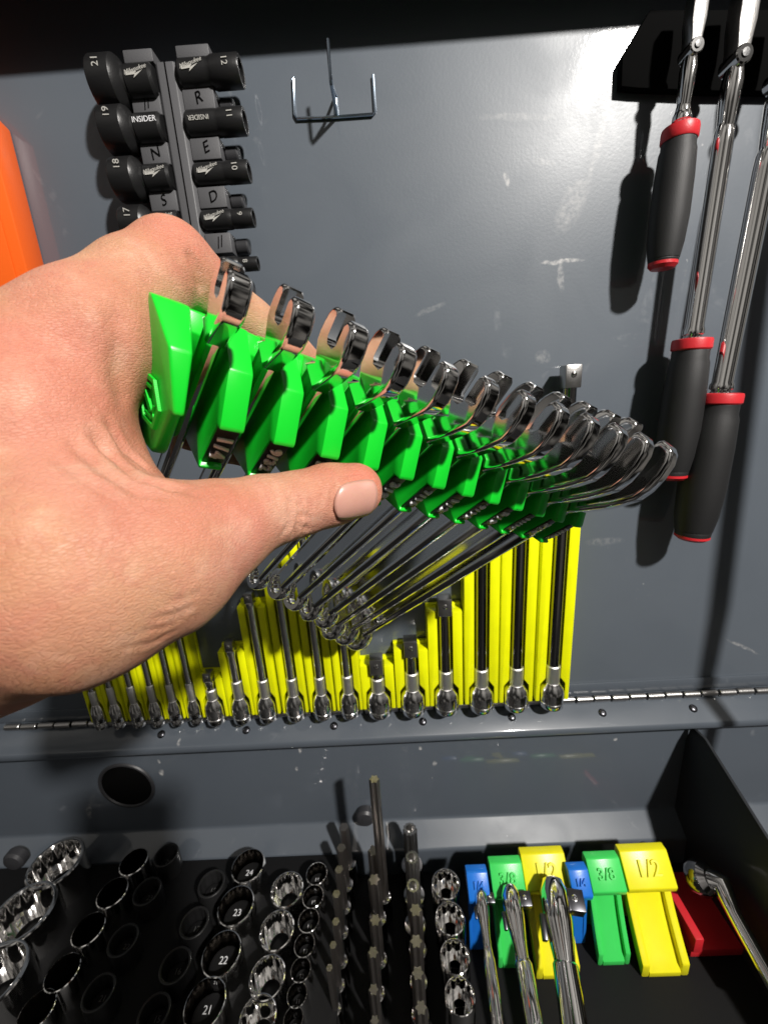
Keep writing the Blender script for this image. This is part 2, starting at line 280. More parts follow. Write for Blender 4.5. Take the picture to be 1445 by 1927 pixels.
# ------------------------------------------------------------------ black socket rail with double-ended impact sockets
rx = onY(337, 250, -.018).x
rail = empty('socket_rail', (rx, 0, .19), 'grey black plastic socket rail standing upright on the panel', 'socket rail')
link('spine', MB().prism([(-.0085, -.0006), (-.0080, -.020), (-.0055, -.0232), (.0055, -.0232), (.0080, -.020), (.0085, -.0006)], lambda u, v, k: (u, v, -.16 + .191 * k)).mesh('spine', bevel=.0006), 'rail', rail)
link('groove', MB().box((-.0004, -.0236, -.16), (.0004, -.0228, .031)).mesh('groove'), 'dark', rail)
zl = [onY(250, y, -.033).z - .19 for y in (131, 224, 322, 412)]; zr = [onY(390, y, -.028).z - .19 for y in (121, 219, 317, 407, 496, 570)]
zt_l = [onY(275, y, -.027).z - .19 for y in (90, 184, 282, 374, 460)]; zt_r = [onY(370, y, -.027).z - .19 for y in (82, 174, 271, 366, 455, 538, 610)]
yS = -.021
for side, zs, marks in ((-1, zt_l, ['', '//', 'N', 'S', 'I']), (1, zt_r, ['', 'R', 'E', 'D', '//', 'I', 'S'])):
    for k, z in enumerate(zs):
        hh = .0036 if k == 0 else .0066
        w = .0275 if side < 0 else .0300 - .0008 * k
        a = .0079
        mb = MB().box((side * a if side > 0 else -w, -.0215, z - hh), (w if side > 0 else -a, -.0006, z + hh))
        t = link('divider', mb.mesh('divider', bevel=.0007), 'rail', rail)
        if marks[k]: lettering(marks[k], .0095, 'dark', t, frame((side * .018, -.0217, z), (.93, 0, .36), (-.36, 0, .93), (0, -1, 0)), .0002, shear=.3)
        if side > 0 and k > 0:
            link('stud', MB().lathe([(.0045, 0), (.0054, .001), (.0054, .0085), (.0045, .0095)], 18, o=(w + .0004, -.0095, z), ax=(1, 0, 0)).mesh('stud'), 'plastic', rail)
def socket_text(t, txt, size, loc, rot, material='grey', shear=0., spacing=1.):
    c, s_ = math.cos(rot), math.sin(rot); lettering(txt, size, material, t, frame(loc, (c, 0, s_), (-s_, 0, c), (0, -1, 0)), .00015, shear=shear, spacing=spacing)
def bolt_logo(t, loc, rot, s=1.):
    c, s_ = math.cos(rot), math.sin(rot)
    lettering('Milwaukee', .0036 * s, 'grey', t, frame((loc[0], loc[1], loc[2] + .0008), (c, 0, s_), (-s_, 0, c), (0, -1, 0)), .00012, shear=.35, name='script_logo')
    z = MB().prism([(-.0062, .0012), (.001, -.0006), (-.0008, -.0014), (.0052, -.0008), (-.0022, -.0034), (-.0008, -.0018), (-.0066, -.0008)], lambda u, v, k: (u * s, -.00012 * k, v * s))
    o = link('lightning_mark', z.mesh('lightning_mark', smooth=0), 'grey', t); o.matrix_local = Matrix.Translation(loc) @ Matrix.Rotation(-rot, 4, 'Y')
for k, (z, size, R_, r_) in enumerate(zip(zl, ('21', '19', '18', '17'), (.0152, .0138, .0134, .0122), (.0094, .0088, .0084, .0080))):
    t = empty('impact_socket', (rx - .008, yS, .19 + z), f'{("topmost widest", "second from top", "third from top", "lowest, half hidden")[k]} left-hand black impact socket on the rail, marked {size}', 'socket', 'black impact sockets on the rail')
    link('body', MB().lathe([(r_ * .80, 0), (r_, .0018), (r_, .0175), (r_ * .93, .0185), (r_ * .97, .0200), (R_ * .90, .0225), (R_, .0245), (R_, .0385), (R_ * .95, .0400), (R_ * .7, .0402), (R_ * .68, .030)], 36, ax=(-1, 0, 0)).mesh('body', smooth=30), 'black', t)
    socket_text(t, size, .0062, (-.0315, -R_ - .0002, .004), math.radians(88), 'grey')
    if k == 1: socket_text(t, 'INSIDER', .0046, (-.0095, -r_ - .0002, .0012), 0, 'white')
    else: bolt_logo(t, V((-.0095, -r_ - .0002, .0010)), math.radians(12))
for k, (z, size, R_) in enumerate(zip(zr, ('12', '11', '10', '9', '8', '7'), (.0090, .0080, .0070, .0062, .0049, .0045))):
    if k == 5: continue
    t = empty('impact_socket', (rx + .008, yS + .001, .19 + z), f'{("topmost and widest", "second from top", "third from top", "fourth from top", "lowest and thinnest")[k]} right-hand black impact socket on the rail, marked {size}', 'socket', 'black impact sockets on the rail')
    r_ = (.0082, .0079, .0069, .0066, .0060)[k]; L = (.0415, .0400, .0385, .0375, .0365)[k]
    link('body', MB().lathe([(r_ * .85, 0), (r_, .0016), (r_, .019), (r_ * .985, .0205), (R_ * .96, .0225), (R_, .0232), (R_, L - .001), (R_ * .95, L), (R_ * .72, L), (R_ * .68, L - .010), (R_ * .3, L - .010)], 36, ax=(1, 0, 0)).mesh('body', smooth=30), 'black', t)
    socket_text(t, size, .0056 if k < 3 else .005, (L - .0085, -R_ - .0002, .001), math.radians(-88), 'grey')
    if k == 1: socket_text(t, 'INSIDER', .0040, (.0105, -r_ - .0002, 0), math.radians(180), 'grey')
    elif k < 4: bolt_logo(t, V((.0105, -r_ - .0002, .0006)), math.radians(14))

# ------------------------------------------------------------------ long flex-head ratchets with red and black grips
hb = empty('corner_shadow_plate', onY(1260, 90), 'black plate standing in for the shadow behind the ratchet heads in the lid corner', 'holder')
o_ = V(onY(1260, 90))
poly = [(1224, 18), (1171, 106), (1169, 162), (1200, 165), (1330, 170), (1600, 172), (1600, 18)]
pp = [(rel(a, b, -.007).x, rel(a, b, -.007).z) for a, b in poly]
link('painted_shadow', MB().prism(pp, lambda u, v, k: (u, -.0005 - .0065 * k, v)).mesh('painted_shadow', bevel=.0006), 'dark', hb)  # cast shadow as a near-black plate, cut to the shadow's outline
def ratchet(hx, hy, tx, ty, y, L_shaft_px, grip_r, lab, scale=1.):
    a = V(onY(hx, hy, y)); e = V(onY(tx, ty, y)); g0 = V(onY(*L_shaft_px, y))
    ax = (e - a).normalized(); Lg = (e - g0).length; t = empty('flex_ratchet', e, lab, 'ratchet', 'long ratchets hanging on the lid')
    X = V((1, 0, 0)) - ax * ax.x; X.normalize(); Z = ax; Yv = Z.cross(X); t.matrix_world = frame(a, X, Yv, Z)
    L0 = (g0 - a).length; r = grip_r
    link('grip', MB().lathe([(r * .80, L0 + .006), (r * .86, L0 + .008), (r * .86, L0 + Lg * .13), (r * .93, L0 + Lg * .16), (r, L0 + Lg * .35), (r * 1.03, L0 + Lg * .62), (r * .95, L0 + Lg * .82), (r * .83, L0 + Lg * .93), (r * .80, L0 + Lg * .935), (r * .81, L0 + Lg * .94), (r * .78, L0 + Lg - .0035)], 32).mesh('grip', smooth=25), 'rubber', t)
    link('collar', MB().lathe([(r * .70, L0 - .001), (r * .90, L0 - .0005), (r * .93, L0 + .001), (r * .93, L0 + .0065), (r * .88, L0 + .0075)], 32).mesh('collar'), 'red', t)
    link('end_cap', MB().lathe([(r * .79, L0 + Lg - .0038), (r * .79, L0 + Lg - .0018), (r * .62, L0 + Lg + .0005), (r * .2, L0 + Lg + .0012)], 32).mesh('end_cap'), 'red', t)
    sr = .0062 * scale; nk = .040 * scale
    link('shaft', MB().lathe([(sr * .8, nk), (sr * .95, nk + .004), (sr, nk + .012), (sr, L0 - .009), (sr * 1.15, L0 - .007), (sr * 1.15, L0 - .004), (sr * .9, L0 - .003), (sr * 1.2, L0)], 24).mesh('shaft'), 'chrome', t)
    hd = link('head', MB().prism([(-.0085, -.034), (.0085, -.034), (.0095, -.024), (.0095, -.012), (.0075, -.002), (.0060, .010), (-.0060, .010), (-.0075, -.002), (-.0095, -.012), (-.0095, -.024)], lambda u, v, k: (u * scale * .62, (-.0065 + .013 * k) * scale, v * scale)).mesh('head', bevel=.0012), 'satin', t)
    link('pivot', MB().lathe([(.0048 * scale, -.0082 * scale), (.0056 * scale, -.0074 * scale), (.0056 * scale, .0074 * scale), (.0048 * scale, .0082 * scale)], 20, o=(0, 0, .006 * scale), ax=(0, 1, 0)).mesh('pivot'), 'chrome', t)
    link('pivot_screw', MB().lathe([(.0024 * scale, 0), (.0024 * scale, .0008), (.0008, .0009)], 14, o=(0, .0082 * scale, .006 * scale), ax=(0, 1, 0)).mesh('pivot_screw'), 'black', t)
    link('yoke', MB().tube([(0, 0, .010 * scale), (0, 0, .018 * scale), (0, 0, .030 * scale), (0, 0, .042 * scale)], [.0062 * scale, .0074 * scale, .0066 * scale, .0056 * scale], 16, sx=.8, up=(1, 0, 0)).mesh('yoke'), 'chrome', t)
ratchet(1301, 80, 1245, 505, -.026, (1273, 243), .0122, 'shortest flex ratchet with red-ringed black grip nearest the bare panel', .82)
ratchet(1386, 95, 1262, 900, -.026, (1297, 640), .0145, 'middle flex ratchet with long chrome shaft and red-ringed black grip', 1.0)
ratchet(1478, 120, 1300, 1013, -.030, (1351, 742), .0165, 'longest flex ratchet with the lowest hanging red-ringed grip', 1.15)
# lid stay past the right edge of the frame: its long shadow falls down the lid
LP = V((.73, -1.15, .92))
def toward_lamp(p, t): p = V(p); return p + (LP - p) * t
sp = [toward_lamp(onY(1425, 560, 0), .13), toward_lamp(onY(1352, 1150, 0), .125), toward_lamp(onY(1328, 1425, YW), .105)]
sp = [sp[0] + (sp[0] - sp[1]) * .45] + sp
st = empty('lid_stay', sp[-1], 'black lid stay beyond the right edge, seen by its long shadow', 'lid stay')
link('rod', MB().tube([p - sp[-1] for p in sp], [.0085, .0085, .0085, .006], 16).mesh('rod'), 'plastic', st)

# ------------------------------------------------------------------ yellow racks of extension bars
YE = -.0150
groups = [
  ('smallest', [(178, 1322, 1262), (213, 1322, 1225), (251, 1321, 1170), (288, 1320, 1105), (324, 1319, 1030), (361, 1316, 960)], .0068, .0036, 'left'),
  ('medium', [(401, 1322, 1262), (451, 1321, 1204), (500, 1320, 1112), (553, 1318, 1010), (605, 1316, 930), (656, 1313, 860)], .0094, .0050, 'middle'),
  ('largest', [(712, 1313, 1236), (776, 1310, 1202), (839, 1307, 1124), (905, 1304, 985), (970, 1301, 850), (1038, 1297, 692)], .0118, .0063, 'right')]
ZE = -.3165
for gname, items, R_, r_, word in groups:
    xs = []; tops = []
    for a, b, c in items:
        p = onY(a, b - 12, YE); q = onY(a, c, YE); xs.append(p.x); tops.append(V(onY(p and a + (894 - a) * 0, c, YE)).z)
    pit = (xs[-1] - xs[0]) / 5
    hold = empty('extension_rack', (xs[0], 0, ZE), f'bright yellow plastic rack holding the {gname} extension bars', 'rack')
    ht = [t - ZE for t in tops]; low = .022
    for k in range(6):
        x = xs[k] - xs[0]; gap = pit / 2
        # back plate of this bay
        top = max(.030, ht[k] * .94 - .004) if k else max(.036, ht[k] * .9)
        if gname == 'largest' and k > 3: top = ht[k] * (.70 if k == 5 else .80)
        link('back_plate', MB().box((x - gap + .0004, -.0045, .006), (x + gap - .0004, -.0005, top)).mesh('back_plate', bevel=.0005), 'yellow', hold)
        for sd in (-1, 1):   # rails either side of the bar: wide above, narrow round the socket end
            tp = top - .0015 if sd < 0 else top - .003
            wi = r_ + .0010; wo = gap - .0009
            if wo - wi < .0015: wo = wi + .0015
            poly = [(R_ + .0006, .007), (gap - .0008, .007), (gap - .0008, tp), (wi, tp), (wi, .034), (min(R_ + .0006, gap - .0018), .027)]
            if R_ + .0006 > gap - .0018: poly[0] = (gap - .0018, .007)
            link('rib', MB().prism(poly, lambda u, v, kk, sd=sd, x=x: (x + sd * u, -.0047 - .0125 * kk, v)).mesh('rib', bevel=.0007), 'yellow', hold)
    for k in range(6):
        L = ht[k]
        t = empty('extension_bar', (xs[k], YE - .0005, ZE + .002), f'{NTH[k]} and {"shortest" if k == 0 else "longest" if k == 5 else "next longer"} chrome bar from the left in the {gname} extension set' if k in (0, 5) else f'{NTH[k]} chrome bar from the left in the {gname} extension set', 'extension bar', 'extension bars in the yellow racks')
        link('socket_end', MB().lathe([(R_ * .62, .004), (R_ * .64, -.0004), (R_ * .93, -.0006), (R_, .0006), (R_, .006), (R_ * .97, .0063), (R_ * .97, .0072), (R_, .0075), (R_, .0165), (R_ * .93, .0205), (R_ * .72, .0245), (r_ * 1.15, .027)], 28).mesh('socket_end'), 'barchrome', t)
        k1 = min(.046, L * .62)
        link('knurled_band', MB().lathe([(r_ * 1.05, .0265), (r_ * 1.08, .028), (r_ * 1.08, k1), (r_ * .9, k1 + .001)], 24).mesh('knurled_band'), 'knurl', t)
        sq = r_ * (1.05 if gname == 'largest' else .85); hq = 1.5 if gname == 'largest' else 1.
        if L - .014 > k1 + .004: link('shaft', MB().lathe([(r_ * .88, k1), (r_ * .88, L - .018), (r_ * 1.02, L - .016), (r_ * 1.02, L - .012), (r_ * .8, L - .0115)], 22).mesh('shaft'), 'dchrome' if gname == 'largest' else 'barchrome', t)
        z0 = max(k1, L - .0125 * hq)
        link('square_drive', MB().box((-sq, -sq, z0), (sq, sq, z0 + .012 * hq * (R_ / .0118) ** .5)).mesh('square_drive', bevel=.0009), 'satin', t)
        link('detent_ball', MB().lathe([(.0026 * R_ / .0118, 0), (.0022 * R_ / .0118, .0008), (.001 * R_ / .0118, .0014)], 14, o=(0, -sq + .0002, z0 + .007 * hq * (R_ / .0118) ** .5), ax=(0, -1, 0)).mesh('detent_ball'), 'chrome', t)

# ------------------------------------------------------------------ tray: sockets standing in rows
def sock_mesh(r, h, wall=.80, pts=12):
    mb = MB(); m2 = MB()
    mb.lathe([(r * .92, 0), (r, .001), (r, h - .0016), (r * .97, h - .0004), (r * .92, h), (r * (wall + .03), h - .0002)], 36, cap=False)
    vs = []; fs = []            # star-shaped bore
    hs = [(h - .0002, wall + .03, 0), (h - .0018, wall, 1), (h * .45, wall, 1), (h * .45, wall * .62, 0), (h * .12, wall * .60, 0)]
    N = 48
    for z, w, star in hs:
        for k in range(N):
            a = 2 * math.pi * k / N; q = 1 + (.040 * math.cos(pts * a) - .02 if star else 0); vs.append((r * w * q * math.cos(a), r * w * q * math.sin(a), z))
    for i in range(len(hs) - 1):
        for k in range(N): fs.append((i * N + k, i * N + (k + 1) % N, (i + 1) * N + (k + 1) % N, (i + 1) * N + k))
    fs.append(tuple(range((len(hs) - 1) * N, len(hs) * N))); m2.add(vs, fs); return mb.mesh('body', smooth=32), m2.mesh('bore', smooth=32)
def sock_row(pts, zt, wpx, h, material, words, group, nums=None, wall=.80, cat='socket', plug=True, bore=None):
    for k, (px, py) in enumerate(pts):
        p = onZ(px, py, zt); dep = float((np.array(p) - CAM) @ (R @ np.array([0, 0, 1.]))); r = (wpx[k] if isinstance(wpx, list) else wpx) * dep / F / 2
        t = empty('socket', (p.x, p.y, zt - h), f'{words}, {ORD[k]}', cat, group)
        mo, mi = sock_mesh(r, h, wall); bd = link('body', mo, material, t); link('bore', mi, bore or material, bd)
        if plug: link('post', MB().lathe([(r * wall * .88, -.0), (r * wall * .88, h * .68), (r * wall * .8, h * .70)], 20).mesh('post'), 'foam', t)
        if nums: lettering(nums[k], r * .46, 'white' if material == 'chrome' else 'dim', t, frame((-r * .1, r * .15, h * .7025), (1, 0, 0), (0, 1, 0), (0, 0, 1)), .0001)
        else: link('drive', MB().box((-r * .3, -r * .3, h * .2), (r * .3, r * .3, h * .3)).mesh('drive'), 'dark', t)
ZT = -.455
sock_row([(104, 1622), (42, 1716), (-18, 1838)], ZT + .012, [92, 108, 118], .055, 'chrome', 'widest chrome socket at the far left of the tray', 'widest chrome sockets', wall=.86, plug=False)
sock_row([(252, 1621), (212, 1679), (167, 1748), (118, 1829), (70, 1900)], ZT + .004, [50, 54, 57, 60, 62], .05, 'chrome', 'deep chrome socket in the slanting row beside the widest sockets', 'slanting row of chrome sockets', plug=False, wall=.90, bore='bore')
sock_row([(313, 1608), (277, 1676), (232, 1768), (186, 1866)], ZT, [44, 50, 54, 58], .045, 'black', 'black impact socket in the left dark row', 'black sockets in the tray', ['24', '23', '22', '21'])
sock_row([(398, 1662), (366, 1735), (330, 1815), (290, 1905)], ZT, [50, 54, 58, 60], .045, 'black', 'black impact socket in the right dark row', 'black sockets in the tray', ['18', '17', '16', '15'])
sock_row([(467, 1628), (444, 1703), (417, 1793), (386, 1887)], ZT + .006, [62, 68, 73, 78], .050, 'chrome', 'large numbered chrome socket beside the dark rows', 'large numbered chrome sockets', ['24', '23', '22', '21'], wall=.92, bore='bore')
sock_row([(540, 1672), (521, 1749), (503, 1838), (485, 1915)], ZT + .002, [62, 66, 69, 71], .036, 'chrome', 'shallow bright chrome socket reflecting yellow', 'shallow bright chrome sockets', wall=.88, plug=False)
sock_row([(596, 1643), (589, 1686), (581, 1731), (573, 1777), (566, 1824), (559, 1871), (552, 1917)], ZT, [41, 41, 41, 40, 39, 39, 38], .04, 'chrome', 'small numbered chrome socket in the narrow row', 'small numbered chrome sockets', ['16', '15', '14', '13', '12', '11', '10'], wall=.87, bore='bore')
sock_row([(839, 1662), (847, 1727), (856, 1799), (865, 1873)], ZT, [54, 56, 56, 58], .034, 'chrome', 'chrome twelve point socket beside the blue holder', 'chrome sockets beside the blue holder', wall=.88, plug=False)
# driver bits standing tip up in chrome bit sockets
def bit(px, py, kind, label, group, wpx, h=.055, tall=False):
    zt = -.43 if not tall else onY(px, py, -.078).z
    p = onZ(px, py, zt); dep = float((np.array(p) - CAM) @ (R @ np.array([0, 0, 1.]))); r = wpx * dep / F / 2; h = zt - ZF - .004
    t = empty('bit_socket', (p.x, p.y, ZF + .004), label, 'driver bit', group); b0 = .030; n = {'hex': 6, 'star': 24, 'tube': 24}[kind]
    link('holder', MB().lathe([(r * 1.25, 0), (r * 1.75, .001), (r * 1.75, b0 - .003), (r * 1.6, b0), (r * .9, b0 + .001)], 28).mesh('holder'), 'dchrome', t)
    prof = [1] * 6 if kind == 'hex' else [1.0 + .2 * (math.cos(math.pi * 2 * k / 4) if kind == 'star' else .35 * math.cos(math.pi * k / 1)) for k in range(24)]
    vs = []; rings = [(b0 - .002, 1.), (h - .0012, 1.), (h, .90)]
    for z, w in rings:
        for k in range(n): a = 2 * math.pi * k / n; vs.append((r * w * prof[k] * math.cos(a), r * w * prof[k] * math.sin(a), z))
    fs = [(i * n + k, i * n + (k + 1) % n, (i + 1) * n + (k + 1) % n, (i + 1) * n + k) for i in range(2) for k in range(n)]
    if kind == 'tube':
        for z, w in ((h, .62), (h - .008, .55)):
            for k in range(n): a = 2 * math.pi * k / n; vs.append((r * w * math.cos(a), r * w * math.sin(a), z))
        fs += [(i * n + k, i * n + (k + 1) % n, (i + 1) * n + (k + 1) % n, (i + 1) * n + k) for i in (2, 3) for k in range(n)] + [tuple(range(4 * n, 5 * n))]
    else: fs.append(tuple(range(2 * n, 3 * n)))
    link('tip', MB().add(vs, fs).mesh('tip', smooth=25), 'bit' if kind != 'tube' else 'satin', t)
for k, (a, b) in enumerate([(647, 1556), (642, 1595), (638, 1636), (633, 1682), (632, 1734), (627, 1778), (620, 1821)]): bit(a, b, 'hex', f'dark steel hex bit standing tip up, {ORD[k]} in its row', 'hex bits', 19 - k * .9)
bit(704, 1466, 'star', 'tallest dark star bit rising in front of the black stopper', 'star bits', 17, tall=True)
for k, (a, b) in enumerate([(704, 1600), (704, 1655), (706, 1731), (702, 1792), (703, 1862), (705, 1921)]): bit(a, b, 'star', f'dark steel star bit below the tallest one, {NTH[k]} behind to front', 'star bits', 21 - k)
for k, (a, b) in enumerate([(771, 1559), (775, 1613), (777, 1666)]): bit(a, b, 'tube', f'bright hollow-tipped spline bit, {ORD[k]} in its row', 'spline bits', 25)
for k, (a, b) in enumerate([(782, 1712), (783, 1771), (786, 1831), (792, 1896)]): bit(a, b, 'star', f'satin solid-tipped spline bit in front of the hollow ones, {NTH[k]} of four', 'spline bits', 21)

# ------------------------------------------------------------------ printed ratchet holders and the ratchets lying in them
def holder(px0, px1, pyt, pyb_front, material, txt, lab, zt=-.432):
    a = onZ(px0, pyt, zt); b = onZ(px1, pyt, zt); w = (b.x - a.x); x = (a.x + b.x) / 2; y0 = (a.y + b.y) / 2
    f = onZ((px0 + px1) / 2, pyb_front, ZF + .006); yf = f.y - y0; zf = ZF + .0006 - zt
    t = empty('ratchet_cradle', (x, y0, zt), lab, 'holder', 'printed ratchet holders'); hw = w / 2
    pd = .023 * (w / .048) ** .4
    # tilted name plate
    pl = link('name_plate', MB().prism([(.006, .0002), (-.002, .0012), (-pd, -pd * .80), (-pd + .001, -pd * .80 - .006), (.006, -.008)], lambda u, v, k: (-hw + 2 * hw * k, u, v)).mesh('name_plate', bevel=.0011), material, t)
    nrm = V((0, -.80 * pd - .0012, pd - .002)).normalized(); yv = V((0, pd - .002, .80 * pd + .0012)).normalized()
    lettering(txt, hw * .78, material, pl, frame(V((0, -pd * .52, -pd * .40 + .0007)), (1, 0, 0), yv, nrm), .0019, bevel=.0003, spacing=1.05)
    # trough: floor and two curved side rails
    ys = [-.006 + (yf + .006) * k / 7 for k in range(8)]; z_b = -.014
    def zc(k): q = k / 7; return z_b + (zf + .010 - z_b) * (q ** .75 if q > 0 else 0)
    def strip(x0, x1, up0, up1):
        vs = []; fs = []
        for k, y in enumerate(ys): z = zc(k); vs += [(x0, y, z + up0), (x1, y, z + up0), (x1, y, z + up1), (x0, y, z + up1)]
        for k in range(7):
            for j in range(4): fs.append((4 * k + j, 4 * k + (j + 1) % 4, 4 * k + 4 + (j + 1) % 4, 4 * k + 4 + j))
        return MB().add(vs, fs + [(0, 1, 2, 3), (28, 29, 30, 31)])
    iw = hw * .62
    link('trough_floor', strip(-iw, iw, -.010, -.005).mesh('trough_floor', bevel=.0003), material, t)
    for sd in (-1, 1): link('side_rail', strip(sd * (iw + .0001), sd * hw * .93, -.0102, .0045).mesh('side_rail', bevel=.0012), material, t)
    link('back_stand', MB().box((-iw, -.0055, zf), (iw, -.0005, -.009)).mesh('back_stand', bevel=.0004), material, t)
    return t, hw, yf, zf
H = []
for a in ((876, 916, 1639, 1780, 'tblue', '1/4', 'blue holder marked 1/4 under the slimmest ratchet'), (919, 980, 1622, 1815, 'tgreen', '3/8', 'green holder marked 3/8 with a ratchet lying in it'), (977, 1060, 1604, 1836, 'tyellow', '1/2', 'yellow holder marked 1/2 with a ratchet lying in it'),
          (1066, 1104, 1634, 1768, 'tblue', '1/4', 'empty blue holder marked 1/4 behind the yellow one'), (1099, 1163, 1613, 1810, 'tgreen', '3/8', 'empty green holder marked 3/8'), (1161, 1252, 1598, 1832, 'tyellow', '1/2', 'empty yellow holder marked 1/2 at the right')): H.append(holder(*a))
def tray_ratchet(hx, hy, tx, ty, zh, zt, r, lab):
    a = V(onZ(hx, hy, zh)); e = V(onZ(tx, ty, zt)); ax = (e - a).normalized(); X = V((1, 0, 0)) - ax * ax.x; X.normalize(); Y = ax.cross(X)
    t = empty('tray_ratchet', frame(a, X, Y, ax), lab, 'ratchet', 'ratchets lying in the tray'); L = (e - a).length
    link('head', MB().tube([(0, 0, -r * 1.2), (0, 0, -r * 1.0), (0, 0, -r * .2), (0, 0, r * 1.4), (0, 0, r * 3.4), (0, 0, r * 5)], [r * .5, r * 1.0, r * 1.45, r * 1.35, r * .9, r * .72], 20, sx=.72, up=(1, 0, 0)).mesh('head'), 'chrome', t)
    link('handle', MB().tube([(0, 0, r * 4.6), (0, 0, L * .35), (0, 0, L * .42), (0, 0, L * .44), (0, 0, L)], [r * .70, r * .66, r * .82, r * .95, r * 1.05], 20, sx=.85, up=(1, 0, 0)).mesh('handle'), 'chrome', t)
    d = link('square_drive', MB().box((r * .7, -r * .62, -r * .55), (r * 1.95, r * .62, r * .7)).mesh('square_drive', bevel=.0006), 'zinc', t)
    link('detent_ball', MB().lathe([(r * .22, 0), (r * .2, .0004), (r * .1, .0008)], 14, o=(r * 1.3, r * .62, 0), ax=(0, 1, 0)).mesh('detent_ball'), 'chrome', d)
    link('direction_lever', MB().box((-r * 1.25, -r * .3, r * 1.0), (-r * .9, r * .3, r * 2.4)).mesh('direction_lever', bevel=.0008), 'zinc', t)
tray_ratchet(905, 1690, 945, 1990, -.446, -.470, .0060, 'slimmest chrome ratchet lying in the blue holder')
tray_ratchet(962, 1692, 1020, 2010, -.443, -.470, .0085, 'middle-sized chrome ratchet lying in the green holder')
tray_ratchet(1043, 1690, 1095, 2020, -.438, -.466, .0120, 'thickest chrome ratchet with black square drive in the yellow holder')
# red cradle and a bent chrome handle in the dark corner
rc = empty('red_cradle', onZ(1345, 1790, ZF), 'dark red plastic cradle in the shaded right corner of the tray', 'holder')
o_ = V(onZ(1345, 1790, ZF))
link('base', MB().box((-.026, -.004, .0005), (.030, .060, .010)).mesh('base', bevel=.0012), 'red', rc)
for sd in (-.026, .022): link('side_rail', MB().box((sd, -.006, .0101), (sd + .008, .060, .028)).mesh('side_rail', bevel=.0012), 'red', rc)
a = V(onZ(1318, 1652, -.452)); e = V(onZ(1475, 1890, -.47))
bhd = empty('bent_handle', a, 'bent chrome handle leaning over the red cradle', 'handle')
link('bar', MB().tube([(0, 0, 0), V((.012, -.008, .004)), (e - a) * .35 + V((.006, 0, .003)), e - a], [.011, .0095, .006, .006], 18).mesh('bar'), 'chrome', bhd)
link('knob', MB().lathe([(.008, -.010), (.013, -.006), (.0145, 0), (.013, .006), (.008, .010)], 24, ax=(.4, -.5, .7)).mesh('knob'), 'dchrome', bhd)

# ------------------------------------------------------------------ green wrench rack held in the air, twelve combination wrenches
KS = .944                                                        # rack unit against the measured layout
B = np.array([[.7874976, .2359234, -.5693748], [.0822496, .8753402, .4764605], [.6108048, -.4220424, .6699236]])   # columns: along rack, out of label face, along wrench shafts
OR = CAM + R @ (np.array([-.0638723, -.0308747, .125]) * KS); BW = R @ B
U = .001 * KS
def RK(t, w, s): return V(OR + BW @ (np.array([t, w, s]) * U))
rack_m = frame(OR, BW[:, 0], BW[:, 1], BW[:, 2])
def fr_at(t, w, s): m = rack_m.copy(); m.translation = RK(t, w, s); return m
pitch = [17.6 + .173 * k for k in range(12)]; TT = [0]
for q in pitch: TT.append(TT[-1] + q)
WS = lambda i: .104 * TT[i]
rack = empty('wrench_rack', rack_m, 'bright green plastic wrench rack gripped in the hand', 'rack')
PROF = [(2, .5), (1.2, -1.2), (-12, -13), (-32, -13.5), (-53, 1), (-53, 23), (-24, 40), (.6, 24.8), (.6, 23.2), (-1.6, 22.9), (-1.6, 2.6)]
TL = lambda u: -8.2 if u < -30 else -8.2 + (u + 30) / 32 * 8.6
PCAP = [(2, .5), (1.2, -1.2), (-12, -13), (-32, -13.5), (-53, 1), (-53, 23), (-24, 40), (-3, 27), (-1, 22), (-1, 2.4)]
def fin(name, i, a, b, prof, bevel=.9):
    o = link(name, MB().prism(prof, lambda u, v, k: ((a + (b - a) * k) * U, u * U, v * U)).mesh(name, bevel=bevel * U, seg=2), 'green', rack)
    o.location = (TT[i] * U, WS(i) * U, 0); return o
cap0 = link('end_cap', MB().prism(PCAP, lambda u, v, k: ((3.4 if k else TL(u)) * U, u * U, v * U)).mesh('end_cap', bevel=1.0 * U, seg=3), 'green', rack)
# raised hexagon mark on the near end cap
hexm = MB()
for R_, r_ in ((9.5, 7.8), (6.2, 4.9)):
    for k in range(6):
        a0, a1 = math.pi / 3 * k + .52, math.pi / 3 * (k + 1) + .52
        q = [(R_ * math.cos(a0), R_ * math.sin(a0)), (R_ * math.cos(a1), R_ * math.sin(a1)), (r_ * math.cos(a1), r_ * math.sin(a1)), (r_ * math.cos(a0), r_ * math.sin(a0))]
        if R_ < 8 and k in (1, 4): continue
        hexm.prism(q, lambda u, v, kk: ((TL(u - 13) + .05 - 1.0 * kk) * U, u * U, v * U))
for dy in (-1.8, 1.8): hexm.prism([(-5 + dy, -1.0), (5 + dy, 1.0 - dy * .2), (5 + dy, 2.2 - dy * .2), (-5 + dy, .3)], lambda u, v, kk: ((TL(u - 13) + .05 - 1.0 * kk) * U, u * U, v * U))
hx = link('hexagon_mark', hexm.mesh('hexagon_mark', smooth=0), 'green', cap0); hx.location = (0, -13 * U, 12 * U)
SIZES = ['1/4', '9/32', '5/16', '11/32', '3/8', '7/16', '1/2', '9/16', '5/8', '11/16', '3/4', '13/16']
DI = [.25, .28125, .3125, .34375, .375, .4375, .5, .5625, .625, .6875, .75, .8125]
